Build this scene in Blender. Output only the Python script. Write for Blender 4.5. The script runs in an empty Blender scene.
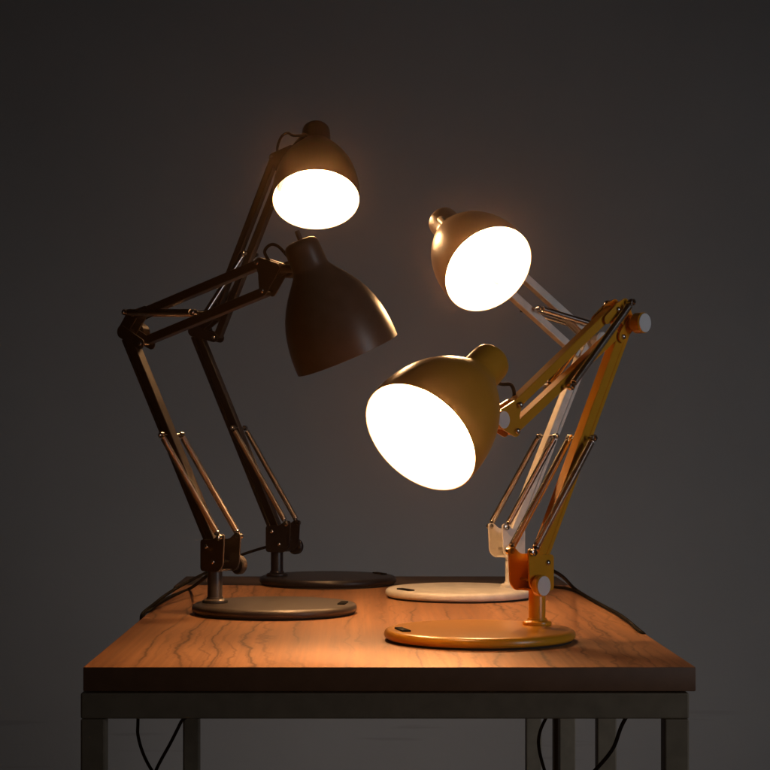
import bpy, bmesh, math, random
from mathutils import Vector, Matrix

random.seed(7)
scene = bpy.context.scene
col = scene.collection
R = math.radians

# ------------------------------------------------------------------ survey of the photograph
F, CX, CY = 1795.0, 354.0, 442.0          # focal length and vanishing point, in photo pixels
TOP = 0.75                                # height of the table top
CAMZ = TOP + 0.2073


def ray(px, py):
    return Vector(((px - CX) / F, 1.0, -(py - CY) / F))


def at(px, py, d):
    """world point seen at a photo pixel, d metres in front of the camera"""
    r = ray(px, py) * d
    return Vector((r.x, r.y, r.z + CAMZ))


# ------------------------------------------------------------------ materials
def new_mat(name):
    m = bpy.data.materials.new(name)
    m.use_nodes = True
    nt = m.node_tree
    b = nt.nodes['Principled BSDF']
    return m, nt, b


def N(nt, t, **kw):
    n = nt.nodes.new(t)
    for k, v in kw.items():
        if k in n.inputs:
            n.inputs[k].default_value = v
        else:
            setattr(n, k, v)
    return n


def ramp(nt, fac, stops):
    n = nt.nodes.new('ShaderNodeValToRGB')
    e = n.color_ramp.elements
    while len(e) < len(stops):
        e.new(0.5)
    for i, (p, c) in enumerate(stops):
        e[i].position = p
        e[i].color = c if len(c) == 4 else (*c, 1)
    nt.links.new(fac, n.inputs[0])
    return n


def paint(name, c, rough=0.38, spec=0.5, coat=0.0, metal=0.0, var=0.12, bump=0.006, rv=1.0):
    m, nt, b = new_mat(name)
    tc = N(nt, 'ShaderNodeTexCoord')
    ns = N(nt, 'ShaderNodeTexNoise', Scale=55.0, Detail=5.0)
    nt.links.new(tc.outputs['Object'], ns.inputs['Vector'])
    lo = tuple(v * (1 - var) for v in c)
    hi = tuple(v * (1 + var) for v in c)
    r = ramp(nt, ns.outputs[0], [(0.3, lo), (0.7, hi)])
    nt.links.new(r.outputs[0], b.inputs['Base Color'])
    mr = N(nt, 'ShaderNodeMapRange')
    mr.inputs['To Min'].default_value = rough - 0.03 * rv
    mr.inputs['To Max'].default_value = rough + 0.04 * rv
    nt.links.new(ns.outputs[0], mr.inputs['Value'])
    nt.links.new(mr.outputs[0], b.inputs['Roughness'])
    b.inputs['Specular IOR Level'].default_value = spec
    b.inputs['Coat Weight'].default_value = coat
    b.inputs['Coat Roughness'].default_value = 0.2
    b.inputs['Metallic'].default_value = metal
    n2 = N(nt, 'ShaderNodeTexNoise', Scale=900.0, Detail=2.0)
    nt.links.new(tc.outputs['Object'], n2.inputs['Vector'])
    bp = N(nt, 'ShaderNodeBump', Strength=bump, Distance=0.001)
    nt.links.new(n2.outputs[0], bp.inputs['Height'])
    nt.links.new(bp.outputs[0], b.inputs['Normal'])
    return m


def wood_top(name):
    m, nt, b = new_mat(name)
    L = nt.links.new
    tc = N(nt, 'ShaderNodeTexCoord')
    # slow wander of the grain across the board
    mp = N(nt, 'ShaderNodeMapping')
    mp.inputs['Scale'].default_value = (2.2, 0.55, 1.0)
    L(tc.outputs['Object'], mp.inputs['Vector'])
    wander = N(nt, 'ShaderNodeTexNoise', Scale=2.2, Detail=3.0, Roughness=0.55)
    L(mp.outputs[0], wander.inputs['Vector'])
    mp2 = N(nt, 'ShaderNodeMapping')
    mp2.inputs['Scale'].default_value = (0.9, 0.42, 1.0)
    L(tc.outputs['Object'], mp2.inputs['Vector'])
    jit = N(nt, 'ShaderNodeTexNoise', Scale=24.0, Detail=4.0, Roughness=0.6)
    L(mp2.outputs[0], jit.inputs['Vector'])
    sep = N(nt, 'ShaderNodeSeparateXYZ')
    L(tc.outputs['Object'], sep.inputs[0])
    a1 = N(nt, 'ShaderNodeMath', operation='MULTIPLY_ADD')
    L(wander.outputs[0], a1.inputs[0]); a1.inputs[1].default_value = 0.15
    L(sep.outputs['X'], a1.inputs[2])
    a2 = N(nt, 'ShaderNodeMath', operation='MULTIPLY_ADD')
    L(jit.outputs[0], a2.inputs[0]); a2.inputs[1].default_value = 0.024
    L(a1.outputs[0], a2.inputs[2])
    fr = N(nt, 'ShaderNodeMath', operation='MULTIPLY'); L(a2.outputs[0], fr.inputs[0]); fr.inputs[1].default_value = 26.0
    fc = N(nt, 'ShaderNodeMath', operation='PINGPONG'); L(fr.outputs[0], fc.inputs[0]); fc.inputs[1].default_value = 0.5
    vein = ramp(nt, fc.outputs[0], [(0.0, (.9, .9, .9)), (0.024, (0.72, 0.72, 0.72)), (0.055, (0.25, 0.25, 0.25)), (0.18, (0, 0, 0))])
    # veins come and go
    mp3 = N(nt, 'ShaderNodeMapping'); mp3.inputs['Scale'].default_value = (8.0, 1.6, 1.0)
    L(tc.outputs['Object'], mp3.inputs['Vector'])
    gate = N(nt, 'ShaderNodeTexNoise', Scale=1.6, Detail=3.0)
    L(mp3.outputs[0], gate.inputs['Vector'])
    gr = ramp(nt, gate.outputs[0], [(0.36, (0, 0, 0)), (0.52, (1, 1, 1))])
    vm = N(nt, 'ShaderNodeMath', operation='MULTIPLY'); L(vein.outputs[0], vm.inputs[0]); L(gr.outputs[0], vm.inputs[1])
    fr2 = N(nt, 'ShaderNodeMath', operation='MULTIPLY_ADD'); L(a2.outputs[0], fr2.inputs[0]); fr2.inputs[1].default_value = 61.0
    L(jit.outputs[0], fr2.inputs[2])
    fc2 = N(nt, 'ShaderNodeMath', operation='PINGPONG'); L(fr2.outputs[0], fc2.inputs[0]); fc2.inputs[1].default_value = 0.5
    vein2 = ramp(nt, fc2.outputs[0], [(0.0, (.55, .55, .55)), (0.05, (.42, .42, .42)), (0.16, (0, 0, 0))])
    mp6 = N(nt, 'ShaderNodeMapping'); mp6.inputs['Scale'].default_value = (11.0, 1.4, 1.0); mp6.inputs['Location'].default_value = (3.1, 7.7, 0)
    L(tc.outputs['Object'], mp6.inputs['Vector'])
    gate2 = N(nt, 'ShaderNodeTexNoise', Scale=1.0, Detail=3.0)
    L(mp6.outputs[0], gate2.inputs['Vector'])
    gr2 = ramp(nt, gate2.outputs[0], [(0.44, (0, 0, 0)), (0.60, (1, 1, 1))])
    vmb = N(nt, 'ShaderNodeMath', operation='MULTIPLY'); L(vein2.outputs[0], vmb.inputs[0]); L(gr2.outputs[0], vmb.inputs[1])
    vmx = N(nt, 'ShaderNodeMath', operation='MAXIMUM'); L(vm.outputs[0], vmx.inputs[0]); L(vmb.outputs[0], vmx.inputs[1])
    # fine streaks along the board
    mp4 = N(nt, 'ShaderNodeMapping'); mp4.inputs['Scale'].default_value = (170.0, 2.5, 1.0)
    L(tc.outputs['Object'], mp4.inputs['Vector'])
    fine = N(nt, 'ShaderNodeTexNoise', Scale=1.0, Detail=5.0, Roughness=0.65)
    L(mp4.outputs[0], fine.inputs['Vector'])
    mp5 = N(nt, 'ShaderNodeMapping'); mp5.inputs['Scale'].default_value = (12.0, .8, 1.0)
    L(tc.outputs['Object'], mp5.inputs['Vector'])
    broad = N(nt, 'ShaderNodeTexNoise', Scale=1.0, Detail=3.0)
    L(mp5.outputs[0], broad.inputs['Vector'])
    mixf = N(nt, 'ShaderNodeMath', operation='MULTIPLY_ADD')
    L(fine.outputs[0], mixf.inputs[0]); mixf.inputs[1].default_value = 0.62
    L(broad.outputs[0], mixf.inputs[2])
    base = ramp(nt, mixf.outputs[0], [(0.45, (0.13, 0.057, 0.025)), (0.78, (0.30, 0.142, 0.064)), (1.05 - .05, (0.44, 0.222, 0.105))])
    mx = N(nt, 'ShaderNodeMix', data_type='RGBA')
    L(vmx.outputs[0], mx.inputs['Factor'])
    L(base.outputs[0], mx.inputs['A'])
    mx.inputs['B'].default_value = (0.085, 0.038, 0.018, 1)
    L(mx.outputs['Result'], b.inputs['Base Color'])
    rr = N(nt, 'ShaderNodeMapRange'); rr.inputs['To Min'].default_value = 0.42; rr.inputs['To Max'].default_value = 0.6
    L(fine.outputs[0], rr.inputs['Value']); L(rr.outputs[0], b.inputs['Roughness'])
    b.inputs['Specular IOR Level'].default_value = 0.28
    bp = N(nt, 'ShaderNodeBump', Strength=0.08, Distance=0.001)
    L(fine.outputs[0], bp.inputs['Height']); L(bp.outputs[0], b.inputs['Normal'])
    return m


def wall_mat(name):
    m, nt, b = new_mat(name)
    L = nt.links.new
    tc = N(nt, 'ShaderNodeTexCoord')
    n1 = N(nt, 'ShaderNodeTexNoise', Scale=1.1, Detail=6.0, Roughness=0.6)
    L(tc.outputs['Object'], n1.inputs['Vector'])
    c1 = ramp(nt, n1.outputs[0], [(0.3, (0.30, 0.295, 0.29)), (0.7, (0.35, 0.345, 0.34))])
    # thin level scuffs low on the wall
    mp = N(nt, 'ShaderNodeMapping'); mp.inputs['Scale'].default_value = (3.0, 1.0, 55.0)
    L(tc.outputs['Object'], mp.inputs['Vector'])
    n2 = N(nt, 'ShaderNodeTexNoise', Scale=1.0, Detail=2.0)
    L(mp.outputs[0], n2.inputs['Vector'])
    sc = ramp(nt, n2.outputs[0], [(0.66, (0, 0, 0)), (0.74, (1, 1, 1))])
    sep = N(nt, 'ShaderNodeSeparateXYZ'); L(tc.outputs['Object'], sep.inputs[0])
    low = N(nt, 'ShaderNodeMapRange')
    low.inputs['From Min'].default_value = 0.42; low.inputs['From Max'].default_value = 0.30
    L(sep.outputs['Z'], low.inputs['Value'])
    mu = N(nt, 'ShaderNodeMath', operation='MULTIPLY'); L(sc.outputs[0], mu.inputs[0]); L(low.outputs[0], mu.inputs[1])
    m2 = N(nt, 'ShaderNodeMath', operation='MULTIPLY'); L(mu.outputs[0], m2.inputs[0]); m2.inputs[1].default_value = 0.22
    mx = N(nt, 'ShaderNodeMix', data_type='RGBA')
    L(m2.outputs[0], mx.inputs['Factor']); L(c1.outputs[0], mx.inputs['A'])
    mx.inputs['B'].default_value = (0.16, 0.15, 0.145, 1)
    L(mx.outputs['Result'], b.inputs['Base Color'])
    b.inputs['Roughness'].default_value = 0.85
    b.inputs['Specular IOR Level'].default_value = 0.2
    n3 = N(nt, 'ShaderNodeTexNoise', Scale=120.0, Detail=3.0)
    L(tc.outputs['Object'], n3.inputs['Vector'])
    bp = N(nt, 'ShaderNodeBump', Strength=0.1, Distance=0.002)
    L(n3.outputs[0], bp.inputs['Height']); L(bp.outputs[0], b.inputs['Normal'])
    return m


def glow(name, c, s):
    m, nt, b = new_mat(name)
    b.inputs['Base Color'].default_value = (0.9, 0.88, 0.85, 1)
    b.inputs['Emission Color'].default_value = (*c, 1)
    b.inputs['Emission Strength'].default_value = s
    return m


BULB = (1.0, 0.53, 0.225)
M = dict(
    yellow=paint('mustard_paint', (0.74, 0.345, 0.022), rough=0.28, spec=0.5, coat=0.25, var=0.03, rv=0.3),
    white=paint('white_paint', (0.82, 0.79, 0.74), rough=0.35),
    taupe=paint('shade_enamel', (0.27, 0.195, 0.155), rough=0.30, coat=0.2, var=0.015, rv=0.0),
    black=paint('black_paint', (0.010, 0.0108, 0.016), rough=0.34, spec=0.35),
    grey=paint('dark_grey_paint', (0.085, 0.073, 0.064), rough=0.36, metal=0.15),
    inner=paint('reflector_white', (0.85, 0.83, 0.80), rough=0.5, var=0.02),
    steel=paint('spring_steel', (0.62, 0.60, 0.58), rough=0.22, metal=1.0),
    cap=paint('knob_cap', (0.84, 0.84, 0.86), rough=0.45, var=0.03),
    rubber=paint('rubber', (0.004, 0.004, 0.004), rough=0.75, spec=0.05),
    felt=paint('felt_pad', (0.02, 0.018, 0.016), rough=0.9),
    wood=wood_top('wood_board'),
    edge=paint('board_edge', (0.17, 0.082, 0.043), rough=0.55),
    frame=paint('steel_frame', (0.22, 0.178, 0.122), rough=0.5),
    dark_wood=paint('dark_board', (0.075, 0.052, 0.040), rough=0.5),
    wall=wall_mat('plaster_wall'),
    floor=paint('floor_concrete', (0.16, 0.155, 0.15), rough=0.7),
    bulb=glow('bulb_glass_lit', BULB, 150.0),
    bulb_soft=glow('bulb_glass_dimmer', BULB, 105.0),
)


# ------------------------------------------------------------------ mesh helpers
def finish(name, bm, mats, parent=None, smooth=40):
    bmesh.ops.remove_doubles(bm, verts=bm.verts, dist=1e-6)
    bmesh.ops.recalc_face_normals(bm, faces=bm.faces)
    me = bpy.data.meshes.new(name)
    bm.to_mesh(me); bm.free()
    for m in (mats if isinstance(mats, (list, tuple)) else [mats]):
        me.materials.append(m)
    if smooth:
        for p in me.polygons:
            p.use_smooth = True
        me.set_sharp_from_angle(angle=R(smooth))
    o = bpy.data.objects.new(name, me)
    col.objects.link(o)
    if parent:
        o.parent = parent
    return o


def box(bm, lo, hi, bev=0.0, mtx=None, seg=2):
    lo, hi = Vector(lo), Vector(hi)
    r = bmesh.ops.create_cube(bm, size=1.0)
    vs = r['verts']
    for v in vs:
        v.co = Vector(((v.co.x + .5) * (hi.x - lo.x) + lo.x, (v.co.y + .5) * (hi.y - lo.y) + lo.y,
                       (v.co.z + .5) * (hi.z - lo.z) + lo.z))
    es = list({e for v in vs for e in v.link_edges})
    if bev:
        out = bmesh.ops.bevel(bm, geom=es, offset=bev, segments=seg, affect='EDGES', profile=0.5)
        vs = list({v for f in out['faces'] for v in f.verts} | {v for v in vs if v.is_valid})
    if mtx is not None:
        for v in vs:
            v.co = mtx @ v.co
    return vs


def frame_from(axis, org=(0, 0, 0), ref=Vector((0, 1, 0))):
    z = Vector(axis).normalized()
    x = ref - z * ref.dot(z)
    if x.length < 1e-5:
        x = Vector((1, 0, 0)) - z * z.x
    x.normalize()
    y = z.cross(x)
    m = Matrix((x, y, z)).transposed().to_4x4()
    m.translation = Vector(org)
    return m


def lathe(bm, prof, mtx, n=48, mi=0, mi_from=None, closed=False):
    """prof: list of (radius, height) revolved about local z of mtx"""
    rings = []
    for r, h in prof:
        if r < 1e-6:
            rings.append([bm.verts.new(mtx @ Vector((0, 0, h)))])
        else:
            rings.append([bm.verts.new(mtx @ Vector((r * math.cos(2 * math.pi * k / n), r * math.sin(2 * math.pi * k / n), h)))
                          for k in range(n)])
    pairs = list(zip(rings, rings[1:]))
    if closed:
        pairs.append((rings[-1], rings[0]))
    for i, (a, b) in enumerate(pairs):
        for k in range(n):
            k2 = (k + 1) % n
            if len(a) == 1 and len(b) == 1:
                continue
            if len(a) == 1:
                f = bm.faces.new((a[0], b[k2], b[k]))
            elif len(b) == 1:
                f = bm.faces.new((a[k], a[k2], b[0]))
            else:
                f = bm.faces.new((a[k], a[k2], b[k2], b[k]))
            f.material_index = mi if (mi_from is None or i < mi_from) else 1


def catmull(pts, n=10):
    pts = [Vector(p) for p in pts]
    P = [pts[0] * 2 - pts[1]] + pts + [pts[-1] * 2 - pts[-2]]
    out = []
    for i in range(1, len(P) - 2):
        a, b, c, d = P[i - 1:i + 3]
        for k in range(n):
            t = k / n
            out.append(0.5 * ((2 * b) + (c - a) * t + (2 * a - 5 * b + 4 * c - d) * t * t + (3 * b - a - 3 * c + d) * t ** 3))
    out.append(pts[-1])
    return out


def tube(bm, path, r, n=8, cap=True):
    path = [Vector(p) for p in path]
    t0 = (path[1] - path[0]).normalized()
    nrm = t0.orthogonal().normalized()
    rings = []
    for i, p in enumerate(path):
        t = (path[min(i + 1, len(path) - 1)] - path[max(i - 1, 0)]).normalized()
        nrm = (nrm - t * nrm.dot(t)).normalized()
        b = t.cross(nrm)
        rings.append([bm.verts.new(p + (nrm * math.cos(2 * math.pi * k / n) + b * math.sin(2 * math.pi * k / n)) * r) for k in range(n)])
    for a, b in zip(rings, rings[1:]):
        for k in range(n):
            bm.faces.new((a[k], a[(k + 1) % n], b[(k + 1) % n], b[k]))
    if cap:
        bm.faces.new(rings[0][::-1]); bm.faces.new(rings[-1])


def round_poly(pts, rad, n=5):
    out = []
    m = len(pts)
    for i in range(m):
        p, a, b = Vector(pts[i]), Vector(pts[i - 1]), Vector(pts[(i + 1) % m])
        u, v = (a - p), (b - p)
        ra = min(rad, u.length * .45, v.length * .45)
        s, e = p + u.normalized() * ra, p + v.normalized() * ra
        for k in range(n + 1):
            t = k / n
            out.append((1 - t) ** 2 * s + 2 * t * (1 - t) * p + t * t * e)
    return out


def prism(bm, outline, y0, y1):
    """outline in the (x, z) plane of the lamp, extruded along its y"""
    a = [bm.verts.new((p[0], y0, p[1])) for p in outline]
    b = [bm.verts.new((p[0], y1, p[1])) for p in outline]
    bm.faces.new(a); bm.faces.new(b[::-1])
    n = len(a)
    for k in range(n):
        bm.faces.new((a[k], b[k], b[(k + 1) % n], a[(k + 1) % n]))


def bar(bm, p, q, w, y0, y1, shift=0.0, bev=0.0008):
    """straight bar from p to q (2-D, lamp plane), w wide in the plane, y0..y1 across it"""
    p, q = Vector(p), Vector(q)
    d = (q - p); L = d.length; d.normalize()
    mt = Matrix(((d.x, 0, -d.y, p.x), (0, 1, 0, 0), (d.y, 0, d.x, p.y), (0, 0, 0, 1)))
    box(bm, (0, y0, shift - w / 2), (L, y1, shift + w / 2), bev, mt, seg=1)


def knob(bm, c, y0, y1, r, n=28):
    """round disc about an axis along lamp y"""
    s = 1 if y1 > y0 else -1
    mt = frame_from((0, s, 0), (c[0], y0, c[1]), Vector((1, 0, 0)))
    L = abs(y1 - y0); b = min(.0012, L * .3, r * .4)
    lathe(bm, [(0, 0), (r - b, 0), (r, b), (r, L - b), (r - b, L), (0, L)], mt, n)


def dome(bm, c, y0, s, r, n=14):
    mt = frame_from((0, s, 0), (c[0], y0, c[1]), Vector((1, 0, 0)))
    lathe(bm, [(0, 0), (r, 0), (r, .35 * r), (.8 * r, .7 * r), (.4 * r, .92 * r), (0, r)], mt, n)


def empty(name, loc, rz=0.0):
    o = bpy.data.objects.new(name, None)
    col.objects.link(o)
    o.location = loc; o.rotation_euler = (0, 0, rz)
    o.empty_display_size = 0.05
    return o


def tag(o, label=None, cat=None, group=None, kind=None):
    if label: o['label'] = label
    if cat: o['category'] = cat
    if group: o['group'] = group
    if kind: o['kind'] = kind
    return o


# ------------------------------------------------------------------ the desk lamp
SHADE_D = 0.126
# (distance back from the mouth, radius), in units of the mouth diameter
SHADE = [(0.0, .500), (.06, .5005), (.15, .497), (.24, .487), (.33, .471), (.42, .447), (.51, .413), (.60, .367),
         (.68, .315), (.75, .262), (.80, .222), (.84, .192), (.865, .176), (.885, .171), (.93, .170), (1.0, .168),
         (1.07, .165), (1.105, .158), (1.13, .140), (1.145, .105), (1.15, .05), (1.152, 0.0)]


def make_lamp(label, mat, base_c, post_px, yaw, E, T, L, Bu, Bl, Hu, Hl, J, S_low, S_up, pivot_py, shade, lit, loop, cords, notch, post_d, cap_mat):
    bx, bd = base_c
    w = at(bx, CY, bd)
    ux, uy = yaw
    ln = math.hypot(ux, uy); ux /= ln; uy /= ln
    rz = math.atan2(uy, ux)
    root = empty('desk_lamp', (w.x, w.y, TOP), rz)
    tag(root, label, 'desk lamp', 'jointed desk lamps standing on the table')
    inv = (Matrix.Translation((w.x, w.y, TOP)) @ Matrix.Rotation(rz, 4, 'Z')).inverted()
    P0 = inv @ at(post_px, CY, post_d)                     # post axis, lamp space
    px0, py0 = P0.x, P0.y

    def pl(p):
        """photo pixel -> (x, z) in the lamp's own plane through its post"""
        o = inv @ Vector((0, 0, CAMZ)); q = inv @ (Vector((0, 0, CAMZ)) + ray(*p))
        d = q - o
        t = (py0 - o.y) / d.y
        v = o + d * t
        return Vector((v.x, v.z))

    # everything below is modelled with the lamp plane at y = 0 and shifted by py0
    def fin(name, bm, mats, parent=root, smooth=40):
        for v in bm.verts:
            v.co.y += py0
        return finish(name, bm, mats, parent, smooth)

    paintm = M[mat]
    # --- base disc
    bm = bmesh.new()
    lathe(bm, [(0, .0022), (.0972, .0022), (.0992, .0036), (.1, .0055), (.0997, .0085), (.0985, .0106), (.096, .0119), (.092, .0124), (0, .0126)], Matrix.Identity(4), 96)
    base = finish('base', bm, paintm, root)
    bm = bmesh.new()
    lathe(bm, [(0, 0), (.0965, 0), (.0965, .0022), (0, .0022)], Matrix.Identity(4), 64)
    finish('felt_pad', bm, M['felt'], base)
    # rocker switch let into the rim of the base
    n1 = inv @ at(notch[0], CY, notch[1]); n1.z = 0
    dirn = n1.normalized()
    mt = Matrix.Translation(dirn * .0835 + Vector((0, 0, .0118))) @ Matrix.Rotation(math.atan2(dirn.y, dirn.x), 4, 'Z')
    bm = bmesh.new()
    box(bm, (-.0045, -.0165, 0), (.0045, .0165, .0024), .0008, mt)
    finish('switch', bm, M['rubber'], base)
    # --- post and collar
    piv = pl((post_px, pivot_py)); piv.x = px0
    z0 = piv.y - .030                                      # foot of the bracket
    pm = Matrix.Translation((px0, 0, 0))
    bm = bmesh.new()
    lathe(bm, [(0, .0125), (.0090, .0125), (.0090, z0 + .020), (.0082, z0 + .022), (0, z0 + .022)], pm, 32)
    fin('post', bm, paintm)
    bm = bmesh.new()
    lathe(bm, [(.0091, .0125), (.0152, .0125), (.0156, .0135), (.0152, .0158), (.0138, .0168), (.0106, .0176), (.0098, .020), (.0091, .020)], pm, 40, closed=True)
    fin('collar', bm, paintm)
    # --- U bracket on the post
    ol = [(-.0105, 0), (.020, 0), (.0285, .008), (.0305, .0455), (.0225, .0465), (.012, .0385), (-.0105, .0385)]
    ol = round_poly([(px0 + a, z0 + h) for a, h in ol], .005)
    bm = bmesh.new()
    for s in (-1, 1):
        prism(bm, ol, s * .0125, s * .0145)
    box(bm, (px0 - .0104, -.0125, z0 + .002), (px0 - .0085, .0125, z0 + .026))
    box(bm, (px0 - .0085, -.0125, z0 + .0005), (px0 + .016, .0125, z0 + .0025))
    brk = fin('post_bracket', bm, paintm, smooth=30)
    def bolt(c, y, parent, r=.0032):
        mt = frame_from((0, 1, 0), (c[0], 0, c[1]), Vector((1, 0, 0)))
        cap = [(r * 0.4, r * .92), (r * .8, r * .7), (r, r * .35), (r, 0)]
        prof = [(0, -y - r)] + [(a, -y - h) for a, h in cap] + [(r * .5, -y), (r * .5, y)] + [(a, y + h) for a, h in cap[::-1]] + [(0, y + r)]
        bm = bmesh.new()
        lathe(bm, prof, mt, 16)
        return fin('bolt', bm, M['steel'], parent)
    for c in ((px0, piv.y), (px0 + .012, z0 + .012)):
        bolt(c, .0145, brk)
    bm = bmesh.new()
    knob(bm, (px0 + .019, z0 + .007), .0146, .0175, .006, 20)
    knob(bm, (px0 + .019, z0 + .007), .0175, .0255, .0115)
    kb = fin('clamp_knob', bm, paintm)
    bm = bmesh.new()
    knob(bm, (px0 + .019, z0 + .007), .0255, .0262, .0104)
    fin('knob_cap', bm, M[cap_mat], kb)
    # --- lower arm: two bars side by side
    e = pl(E)
    d = (e - piv).normalized()
    HS = -1                                                # head side of the bar
    bm = bmesh.new(); bar(bm, piv - d * .004, e, .0118, -.0058, .0058, shift=HS * .0024)
    fin('arm_bar', bm, paintm, smooth=30)
    bm = bmesh.new(); bar(bm, piv + d * .004, e - d * .006, .0056, -.0050, .0050, shift=HS * -.0075)
    fin('arm_bar', bm, paintm, smooth=30)
    # --- lower springs
    def spring(p, q, y, r=.0034):
        p3, q3 = Vector((p[0], y, p[1])), Vector((q[0], y, q[1]))
        ax = q3 - p3; Ln = ax.length; ax.normalize()
        m_ = frame_from(ax, p3)
        turns = int((Ln - .012) / .00125); seg = 10
        path = [Vector((0, 0, 0)), Vector((0, 0, .003))]
        for k in range(turns * seg + 1):
            t = k / (turns * seg)
            a = 2 * math.pi * k / seg
            path.append(Vector((r * math.cos(a), r * math.sin(a), .006 + t * (Ln - .012))))
        path += [Vector((0, 0, Ln - .003)), Vector((0, 0, Ln))]
        bm = bmesh.new()
        tube(bm, [m_ @ v for v in path], .00075, 5)
        return fin('spring', bm, M['steel'], smooth=60)

    def pin(name, c, y, parent=root, r=.0019):
        mt = frame_from((0, 1, 0), (c[0], 0, c[1]), Vector((1, 0, 0)))
        R2 = r * 2.0
        half = [(r, y - .0058), (R2, y - .0056), (R2, y - .0012), (r * 1.3, y - .0010), (r * 1.3, y), (r * .8, y + r * .6)]
        prof = [(0, -y - r * .7)] + [(a, -h) for a, h in half[::-1]] + half + [(0, y + r * .7)]
        bm = bmesh.new()
        lathe(bm, prof, mt, 16)
        return fin(name, bm, M['steel'])
    def stub(c):
        for s in (-1, 1):
            mt = frame_from((0, s, 0), (c[0], 0, c[1]), Vector((1, 0, 0)))
            bm = bmesh.new()
            lathe(bm, [(0, .0120), (.0030, .0120), (.0030, .0128), (.0019, .0132), (.0019, .0148), (.0039, .0150), (.0039, .0188), (.0028, .0192), (.0022, .0206), (0, .0208)], mt, 16)
            fin('spring_pin', bm, M['steel'])
    s1 = pl(S_low)
    sb = Vector((px0 + .0255, z0 + .042))
    for y in (-.0165, .0165):
        spring(sb, s1, y)
    stub(sb); pin('spring_pin', s1, .020)
    # --- elbow bracket: two C shaped cheeks
    t_, l_, bu, bl = pl(T), pl(L), pl(Bu), pl(Bl)
    hu, hl, j = pl(Hu), pl(Hl), pl(J)

    def hull(circs, n=20):
        pts = []
        for c, r in circs:
            for k in range(n):
                a = 2 * math.pi * k / n
                pts.append((c[0] + r * math.cos(a), c[1] + r * math.sin(a)))
        pts = sorted(set(pts))
        def half(ps):
            h = []
            for p in ps:
                while len(h) >= 2 and (h[-1][0] - h[-2][0]) * (p[1] - h[-2][1]) - (h[-1][1] - h[-2][1]) * (p[0] - h[-2][0]) <= 0:
                    h.pop()
                h.append(p)
            return h
        a = half(pts); b = half(pts[::-1])
        return a[:-1] + b[:-1]
    bm = bmesh.new()
    for s in (-1, 1):
        prism(bm, hull([(e, .0088), (t_, .0048), (bu, .0062)]), s * .0064, s * .0082)
        prism(bm, hull([(e, .0080), (l_, .0066)]), s * .0083, s * .0097)
        prism(bm, hull([(bu, .0060), (bu + (hu - bu).normalized() * .022, .0050)]), s * .0084, s * .0096)
    eb = fin('elbow_bracket', bm, paintm, smooth=30)
    for c, y in ((l_, .0097), (bu, .0096)):
        bolt(c, y, eb)
    bm = bmesh.new()
    knob(bm, e, .0098, .0165, .0065, 20)
    knob(bm, e, .0165, .0290, .0116)
    kb = fin('elbow_knob', bm, paintm)
    bm = bmesh.new(); knob(bm, e, .0290, .0297, .0106)
    fin('knob_cap', bm, M[cap_mat], kb)
    # --- upper arm bars
    for p, q in ((bu, hu), (bl, hl)):
        bm = bmesh.new(); bar(bm, p, q, .0108, -.0056, .0056)
        fin('arm_bar', bm, paintm, smooth=30)
    s2 = pl(S_up)
    for y in (-.0165, .0165):
        spring(t_, s2, y)
    pin('spring_pin', t_, .020); pin('spring_pin', s2, .020)
    # --- head bracket
    bm = bmesh.new()
    for s in (-1, 1):
        prism(bm, hull([(hu, .0062), (j, .0062), ((hu + hl) / 2, .0040)]), s * .0052, s * .0070)
        prism(bm, hull([(hl, .0062), (j, .0052), ((hu + hl) / 2, .0040)]), s * .0071, s * .0084)
    hb = fin('head_bracket', bm, paintm, smooth=30)
    for c in (hu, hl):
        bolt(c, .0098, hb, .0033)
    bm = bmesh.new(); knob(bm, j, .0086, .0190, .0098)
    kb = fin('head_knob', bm, paintm)
    bm = bmesh.new(); knob(bm, j, .0190, .0197, .0090)
    fin('knob_cap', bm, M[cap_mat], kb)
    # --- shade
    (ox, oy, od), th, (ix, iy) = shade
    O = at(ox, oy, od)
    v = (O - Vector((0, 0, CAMZ))).normalized()
    e1 = v.cross(Vector((0, 0, 1))).normalized()
    e2 = v.cross(e1).normalized()                          # image down
    im = (e1 * ix + e2 * iy).normalized()
    ax = (-v * math.cos(R(th)) + im * math.sin(R(th))).normalized()   # way the lamp shines
    rot = inv.to_3x3()
    Ol, al = inv @ O, rot @ ax
    sm = frame_from(-al, Ol)
    D = SHADE_D
    wall_t = .0016 / D
    outer = [(r * D, h * D) for h, r in SHADE]
    inner = [((r - wall_t) * D, (h if h > .01 else .002) * D) for h, r in SHADE if h <= .86]
    inner = [(0, .86 * D)] + inner[::-1]
    prof = outer[::-1] + [(.4935 * D, -.0004)]
    prof = prof[1:]
    prof = [(0, 1.152 * D)] + prof
    k = len(prof)
    prof = prof + inner[::-1]
    bm = bmesh.new()
    lathe(bm, prof, sm, 80, mi=0, mi_from=k - 1)
    sh = finish('lamp_shade', bm, [M['taupe'] if mat == 'white' else paintm, M['inner']], root, smooth=50)
    # bulb and socket inside it
    bm = bmesh.new()
    bp = [(0, .022), (.009, .0234), (.018, .0272), (.025, .0335), (.0292, .0415), (.0302, .0495), (.0292, .0575), (.026, .0655), (.0212, .0735), (.0172, .0800), (.0150, .0860), (.0145, .0915)]
    lathe(bm, bp, sm, 32)
    finish('bulb', bm, M[lit], root)
    bm = bmesh.new()
    lathe(bm, [(0, .0910), (.0195, .0910), (.0200, .0930), (.0200, .1050), (.0190, .1078), (0, .1078)], sm, 32)
    finish('socket', bm, M['inner'], root)
    # stem from the head bracket to the neck of the shade
    nk = Ol - al * (.93 * D)
    jj = Vector((j.x, py0, j.y))
    dn = (nk - jj)
    rad = dn - al * dn.dot(al)
    end = nk - rad.normalized() * (.160 * D) if rad.length > .165 * D else nk
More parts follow.
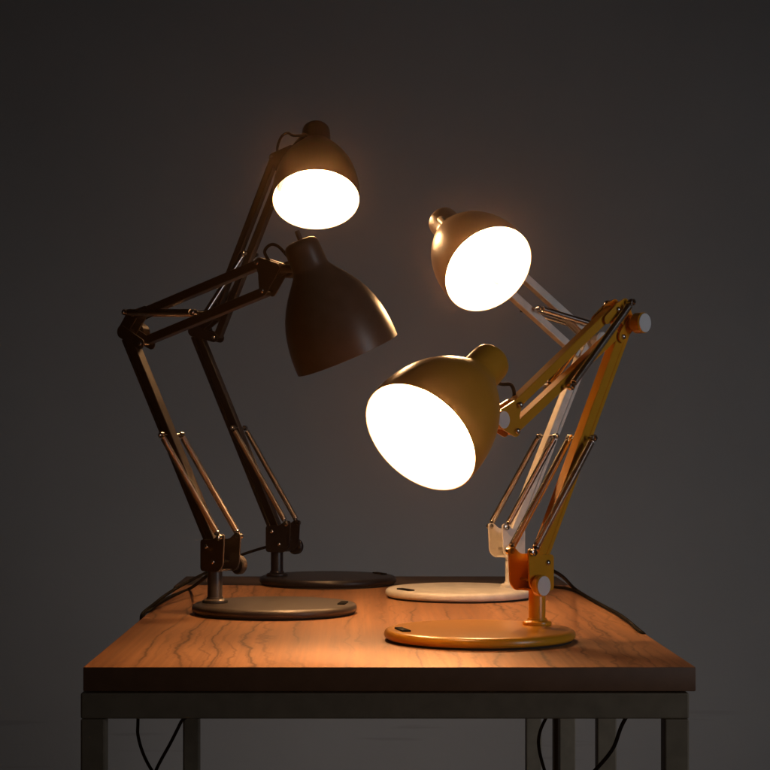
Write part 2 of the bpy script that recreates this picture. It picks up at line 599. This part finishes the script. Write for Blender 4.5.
    bm = bmesh.new()
    tube(bm, [jj, jj.lerp(end, .5), end], .0052, 14)
    finish('shade_stem', bm, paintm, root)
    # short flex from the neck to the arm
    bm = bmesh.new()
    pts = [pl(p) for p in loop]
    p3 = [Vector((p.x, py0 - .004, p.y)) for p in pts]
    # last point goes to the wall of the neck
    tgt = Ol - al * ((1.04 if mat in ('grey', 'yellow') else .90) * D)
    q = p3[-1] - tgt; q -= al * q.dot(al)
    p3[-1] = tgt + q.normalized() * (.160 * D)
    tube(bm, catmull(p3, 10), .0019, 8)
    finish('flex', bm, M['rubber'], root)
    # mains cord
    for pts in cords:
        bm = bmesh.new()
        tube(bm, catmull([inv @ p for p in pts], 12), .0021, 8)
        finish('power_cord', bm, M['rubber'], root)
    if mat == 'grey':
        a, b = inv @ at(303, 247, 2.085), inv @ at(297, 231, 2.085)
        bm = bmesh.new()
        tube(bm, [a, a.lerp(b, .8), b], .0031, 12)
        finish('toggle', bm, M['grey'], root)
    return root


def tab(px, py, dz=.003):
    """point resting on the table top at a photo pixel"""
    d = F * (CAMZ - TOP - dz) / (py - CY)
    return at(px, py, d)


# yellow, front right
make_lamp('lit mustard yellow desk lamp at the front right, shade facing left above its yellow base', 'yellow',
          base_c=(479.5, 1.879), post_px=537, post_d=1.915, yaw=(-.72, -.69),
          E=(624, 324), T=(620, 303), L=(616, 337), Bu=(611, 310), Bl=(615, 333), Hu=(513, 405), Hl=(510, 431), J=(490, 420),
          S_low=(581.5, 438), S_up=(559, 387), pivot_py=562,
          shade=((420, 437.5, 1.74), 50, (-.68, .73)), lit='bulb',
          loop=[(511, 409), (517, 396), (514, 385), (504, 384), (492, 394)],
          cords=[[at(541, 568, 1.93), at(551, 570, 1.96), at(563, 577, 2.10), tab(574, 588), tab(586, 596), tab(600, 604), tab(620, 615)  , tab(634, 626), at(641, 632.5, 1.945) + Vector((.004, 0, -.004)), at(644.5, 645, 1.93), at(640, 690, 1.95), at(622, 725, 1.97), at(612, 750, 1.97), at(590, 776, 1.97), at(560, 810, 1.97)]],
          notch=(407, 1.86), cap_mat='cap')
# white, behind it
make_lamp('lit white desk lamp standing behind the yellow lamp, its brownish shade tipped down right', 'white',
          base_c=(460, 2.40), post_px=512, post_d=2.415, yaw=(-.79, -.61),
          E=(588, 341), T=(584, 325), L=(580, 355), Bu=(583, 331), Bl=(577, 354), Hu=(468, 227), Hl=(462, 250), J=(452, 232),
          S_low=(547.5, 436), S_up=(531, 309), pivot_py=535,
          shade=((488.5, 269.3, 2.33), 41, (.69, .73)), lit='bulb',
          loop=[(464, 228), (461, 238), (455, 240), (448, 230)],
          cords=[[at(515, 541, 2.43), at(525, 556, 2.47), at(536, 577, 2.50), tab(547, 585.5), tab(565, 588), tab(578, 592), tab(592, 600), tab(606, 607.5), tab(624, 618), tab(637, 629), at(643, 634, 1.935) + Vector((.003, 0, -.004)), at(648, 660, 1.95), at(560, 700, 2.1), at(545, 720, 2.2), at(538.5, 742, 2.2), at(545, 772, 2.2), at(556, 800, 2.2)]],
          notch=(404, 2.36), cap_mat='white')
# black, back left
make_lamp('lit black desk lamp at the back left, the tallest one, shade tipped towards the viewer', 'black',
          base_c=(328, 2.62), post_px=277, post_d=2.61, yaw=(.88, -.47),
          E=(196, 331), T=(208, 319), L=(217, 338), Bu=(213, 319), Bl=(218, 337), Hu=(275, 158), Hl=(283, 172), J=(293, 150),
          S_low=(239, 428), S_up=(250, 254), pivot_py=531,
          shade=((316, 200, 2.57), 47, (0.0, 1.0)), lit='bulb',
          loop=[(279, 158), (279, 147), (283, 137), (289, 133.5), (295, 136), (299, 141)],
          cords=[[at(270, 546, 2.62), at(256, 550, 2.60), at(240, 555.5, 2.56), at(222, 564, 2.50), at(205, 573, 2.44), at(186, 583, 2.36), at(168, 593.5, 2.28), at(153, 605, 2.21), at(144.5, 613.5, 2.17) + Vector((-.002, 0, 0)), at(141, 622, 2.165), at(139.5, 650, 2.17), at(138, 718, 2.2), at(138.5, 738, 2.2), at(147, 762, 2.2), at(165, 790, 2.2)]],
          notch=(388, 2.66), cap_mat='black')
# grey, front left
make_lamp('dark grey desk lamp at the front left, its bell shade hanging mouth down', 'grey',
          base_c=(274.5, 2.176), post_px=215, post_d=2.176, yaw=(.74, -.67),
          E=(127, 332), T=(135, 313), L=(146, 344), Bu=(139, 315), Bl=(149, 340), Hu=(263, 263), Hl=(268, 291), J=(281, 269),
          S_low=(171.5, 435), S_up=(204, 313), pivot_py=546,
          shade=((347.5, 355, 2.10), 95, (.39, .92)), lit='bulb_soft',
          loop=[(272, 262), (267, 252), (273, 245), (281, 247), (289, 252)],
          cords=[[at(209, 573, 2.2), at(203, 579, 2.22), tab(190, 588.5), tab(172, 596), tab(158, 603.5), tab(151, 609.5), at(146, 615, 2.15) + Vector((-.003, 0, 0)), at(143, 630, 2.15), at(150, 690, 2.2), at(186, 712, 2.25), at(181, 722, 2.25), at(171, 742, 2.25), at(157, 768, 2.25), at(148, 792, 2.25)]],
          notch=(345, 2.165), cap_mat='grey')

# ------------------------------------------------------------------ the table
TX0, TX1, TY0, TY1 = -.2497, .3151, 1.654, 2.600
tbl = empty('table', ((TX0 + TX1) / 2, (TY0 + TY1) / 2, 0))
tag(tbl, 'metal framed table with a warm brown wooden top carrying the four lamps', 'table')


def part(name, bm, mats, parent, root=tbl, smooth=30):
    for v in bm.verts:
        v.co -= root.location
    return finish(name, bm, mats, parent, smooth)


bm = bmesh.new()
box(bm, (TX0, TY0, TOP - .0225), (TX1, TY1, TOP), .0012, None, 2)
for f in bm.faces:
    f.material_index = 0 if f.normal.z > .5 else 1
part('tabletop', bm, [M['wood'], M['edge']], tbl)
FX0, FX1, FZ = -.2525, .3095, TOP - .0245
B = .0226
fy0, fy1 = TY0 + .003, TY1 - .004


def rail(lo, hi):
    bm = bmesh.new(); box(bm, lo, hi, .0016, None, 2)
    return part('rail', bm, M['frame'], tbl, smooth=0)


rail((FX0, fy0, FZ - .0238), (FX1, fy0 + B, FZ))
rail((FX0 + B + .001, fy1 - B, FZ - .0238), (FX1 - B - .001, fy1, FZ))
rail((FX0 + .0005, fy0 + B + .0005, FZ - .0238), (FX0 + B - .0005, fy1, FZ - .0004))
rail((FX1 - B + .0005, fy0 + B + .0005, FZ - .0238), (FX1 - .0005, fy1, FZ - .0004))
for x, y in ((FX0, fy0), (FX1 - B, fy0), (FX0 + .008, fy1 - B), (FX1 - B + .008, fy1 - B), (FX1 - B, 2.115)):
    bm = bmesh.new(); box(bm, (x, y, .004), (x + B, y + B, FZ - .0242), .0016, None, 2)
    lg = part('leg', bm, M['frame'], tbl, smooth=0)
    bm = bmesh.new(); box(bm, (x + .002, y + .002, 0), (x + B - .002, y + B - .002, .004))
    part('foot', bm, M['rubber'], lg)
# rubber spacers that lift the board a hair off its frame
for x in (-.20, -.06, .06, .205, .29):
    bm = bmesh.new(); box(bm, (x, fy0 + .004, FZ), (x + .012, fy0 + .018, TOP - .0225))
    part('spacer', bm, M['rubber'], tbl)

# narrow dark table pushed up behind it
SX0, SX1, SY0, SY1 = -.262, .315, 2.604, 2.798
stb = empty('side_table', ((SX0 + SX1) / 2, (SY0 + SY1) / 2, 0))
tag(stb, 'narrow dark topped table pushed against the far end of the lit table', 'table')
bm = bmesh.new(); box(bm, (SX0, SY0, TOP - .024), (SX1, SY1, TOP - .002), .0012)
part('tabletop', bm, M['dark_wood'], stb, stb)
for x, y in ((-.2492, SY0 + .010), (-.2615, SY1 - .034), (.2655, SY1 - .034), (.2912, SY0 + .010)):
    bm = bmesh.new(); box(bm, (x, y, 0), (x + .0232, y + .0235, TOP - .0242), .0016)
    part('leg', bm, M['frame'], stb, stb, smooth=0)

# ------------------------------------------------------------------ setting
WY = 4.2
bm = bmesh.new(); box(bm, (-3.2, WY, 0.0), (3.2, WY + .12, 2.9))
w = finish('wall', bm, M['wall'], None, 0); tag(w, 'plain grey plaster wall behind the table', 'wall', None, 'structure')
bm = bmesh.new(); box(bm, (-3.2, -1.5, -.1), (3.2, WY + .12, -.0005))
f = finish('floor', bm, M['floor'], None, 0); tag(f, None, None, None, 'structure')

# ------------------------------------------------------------------ light
wd = bpy.data.worlds.new('World'); scene.world = wd; wd.use_nodes = True
bg = wd.node_tree.nodes['Background']
bg.inputs[0].default_value = (1.0, 0.90, 0.82, 1); bg.inputs[1].default_value = 0.010

vs = wd.node_tree.nodes.new('ShaderNodeVolumeScatter')
vs.inputs['Density'].default_value = 0.0034
vs.inputs['Color'].default_value = (1.0, 0.66, 0.40, 1)
vs.inputs['Anisotropy'].default_value = 0.985
vb = wd.node_tree.nodes.new('ShaderNodeVolumeScatter')      # added haze: tight part imitates lens bloom, wide part tints the wall warm
vb.inputs['Density'].default_value = 0.0042
vb.inputs['Color'].default_value = (1.0, 0.66, 0.42, 1)
vb.inputs['Anisotropy'].default_value = 0.80
ad = wd.node_tree.nodes.new('ShaderNodeAddShader')
wd.node_tree.links.new(vs.outputs[0], ad.inputs[0])
wd.node_tree.links.new(vb.outputs[0], ad.inputs[1])
wd.node_tree.links.new(ad.outputs[0], wd.node_tree.nodes['World Output'].inputs['Volume'])


def area(name, loc, target, size, power, c, spread=180):
    l = bpy.data.lights.new(name, 'AREA'); l.shape = 'RECTANGLE'
    l.size, l.size_y = size; l.energy = power; l.color = c; l.spread = R(spread)
    o = bpy.data.objects.new(name, l); col.objects.link(o)
    o.location = loc
    o.rotation_euler = (Vector(target) - Vector(loc)).to_track_quat('-Z', 'Y').to_euler()
    return o


area('window_light', (2.3, 0.2, 1.25), (0.15, 4.2, 0.0), (1.0, 1.2), 3.7, (0.93, 0.95, 1.0), 80)
area('wall_fill', (0.10, 3.15, 0.10), (0.06, 4.2, 1.05), (0.9, 0.35), 1.5, (1.0, 0.80, 0.67))  # unseen fill added low behind the table to brighten the wall

# ------------------------------------------------------------------ camera
cam = bpy.data.cameras.new('Camera')
co = bpy.data.objects.new('Camera', cam); col.objects.link(co)
co.location = (0, 0, CAMZ); co.rotation_euler = (R(90), 0, 0)
cam.sensor_width = 36.0; cam.lens = F / 770 * 36.0
cam.shift_x = (385 - CX) / 770; cam.shift_y = (CY - 385) / 770
cam.clip_start = 0.05; cam.clip_end = 100
scene.camera = co

scene.view_settings.view_transform = 'Standard'
scene.view_settings.look = 'None'
scene.view_settings.exposure = 0
scene.render.engine = 'CYCLES'
cy = scene.cycles
cy.use_denoising = True
cy.volume_bounces = 0; cy.max_bounces = 8; cy.diffuse_bounces = 5; cy.glossy_bounces = 4
cy.caustics_reflective = False; cy.caustics_refractive = False
cy.sample_clamp_indirect = 6.0
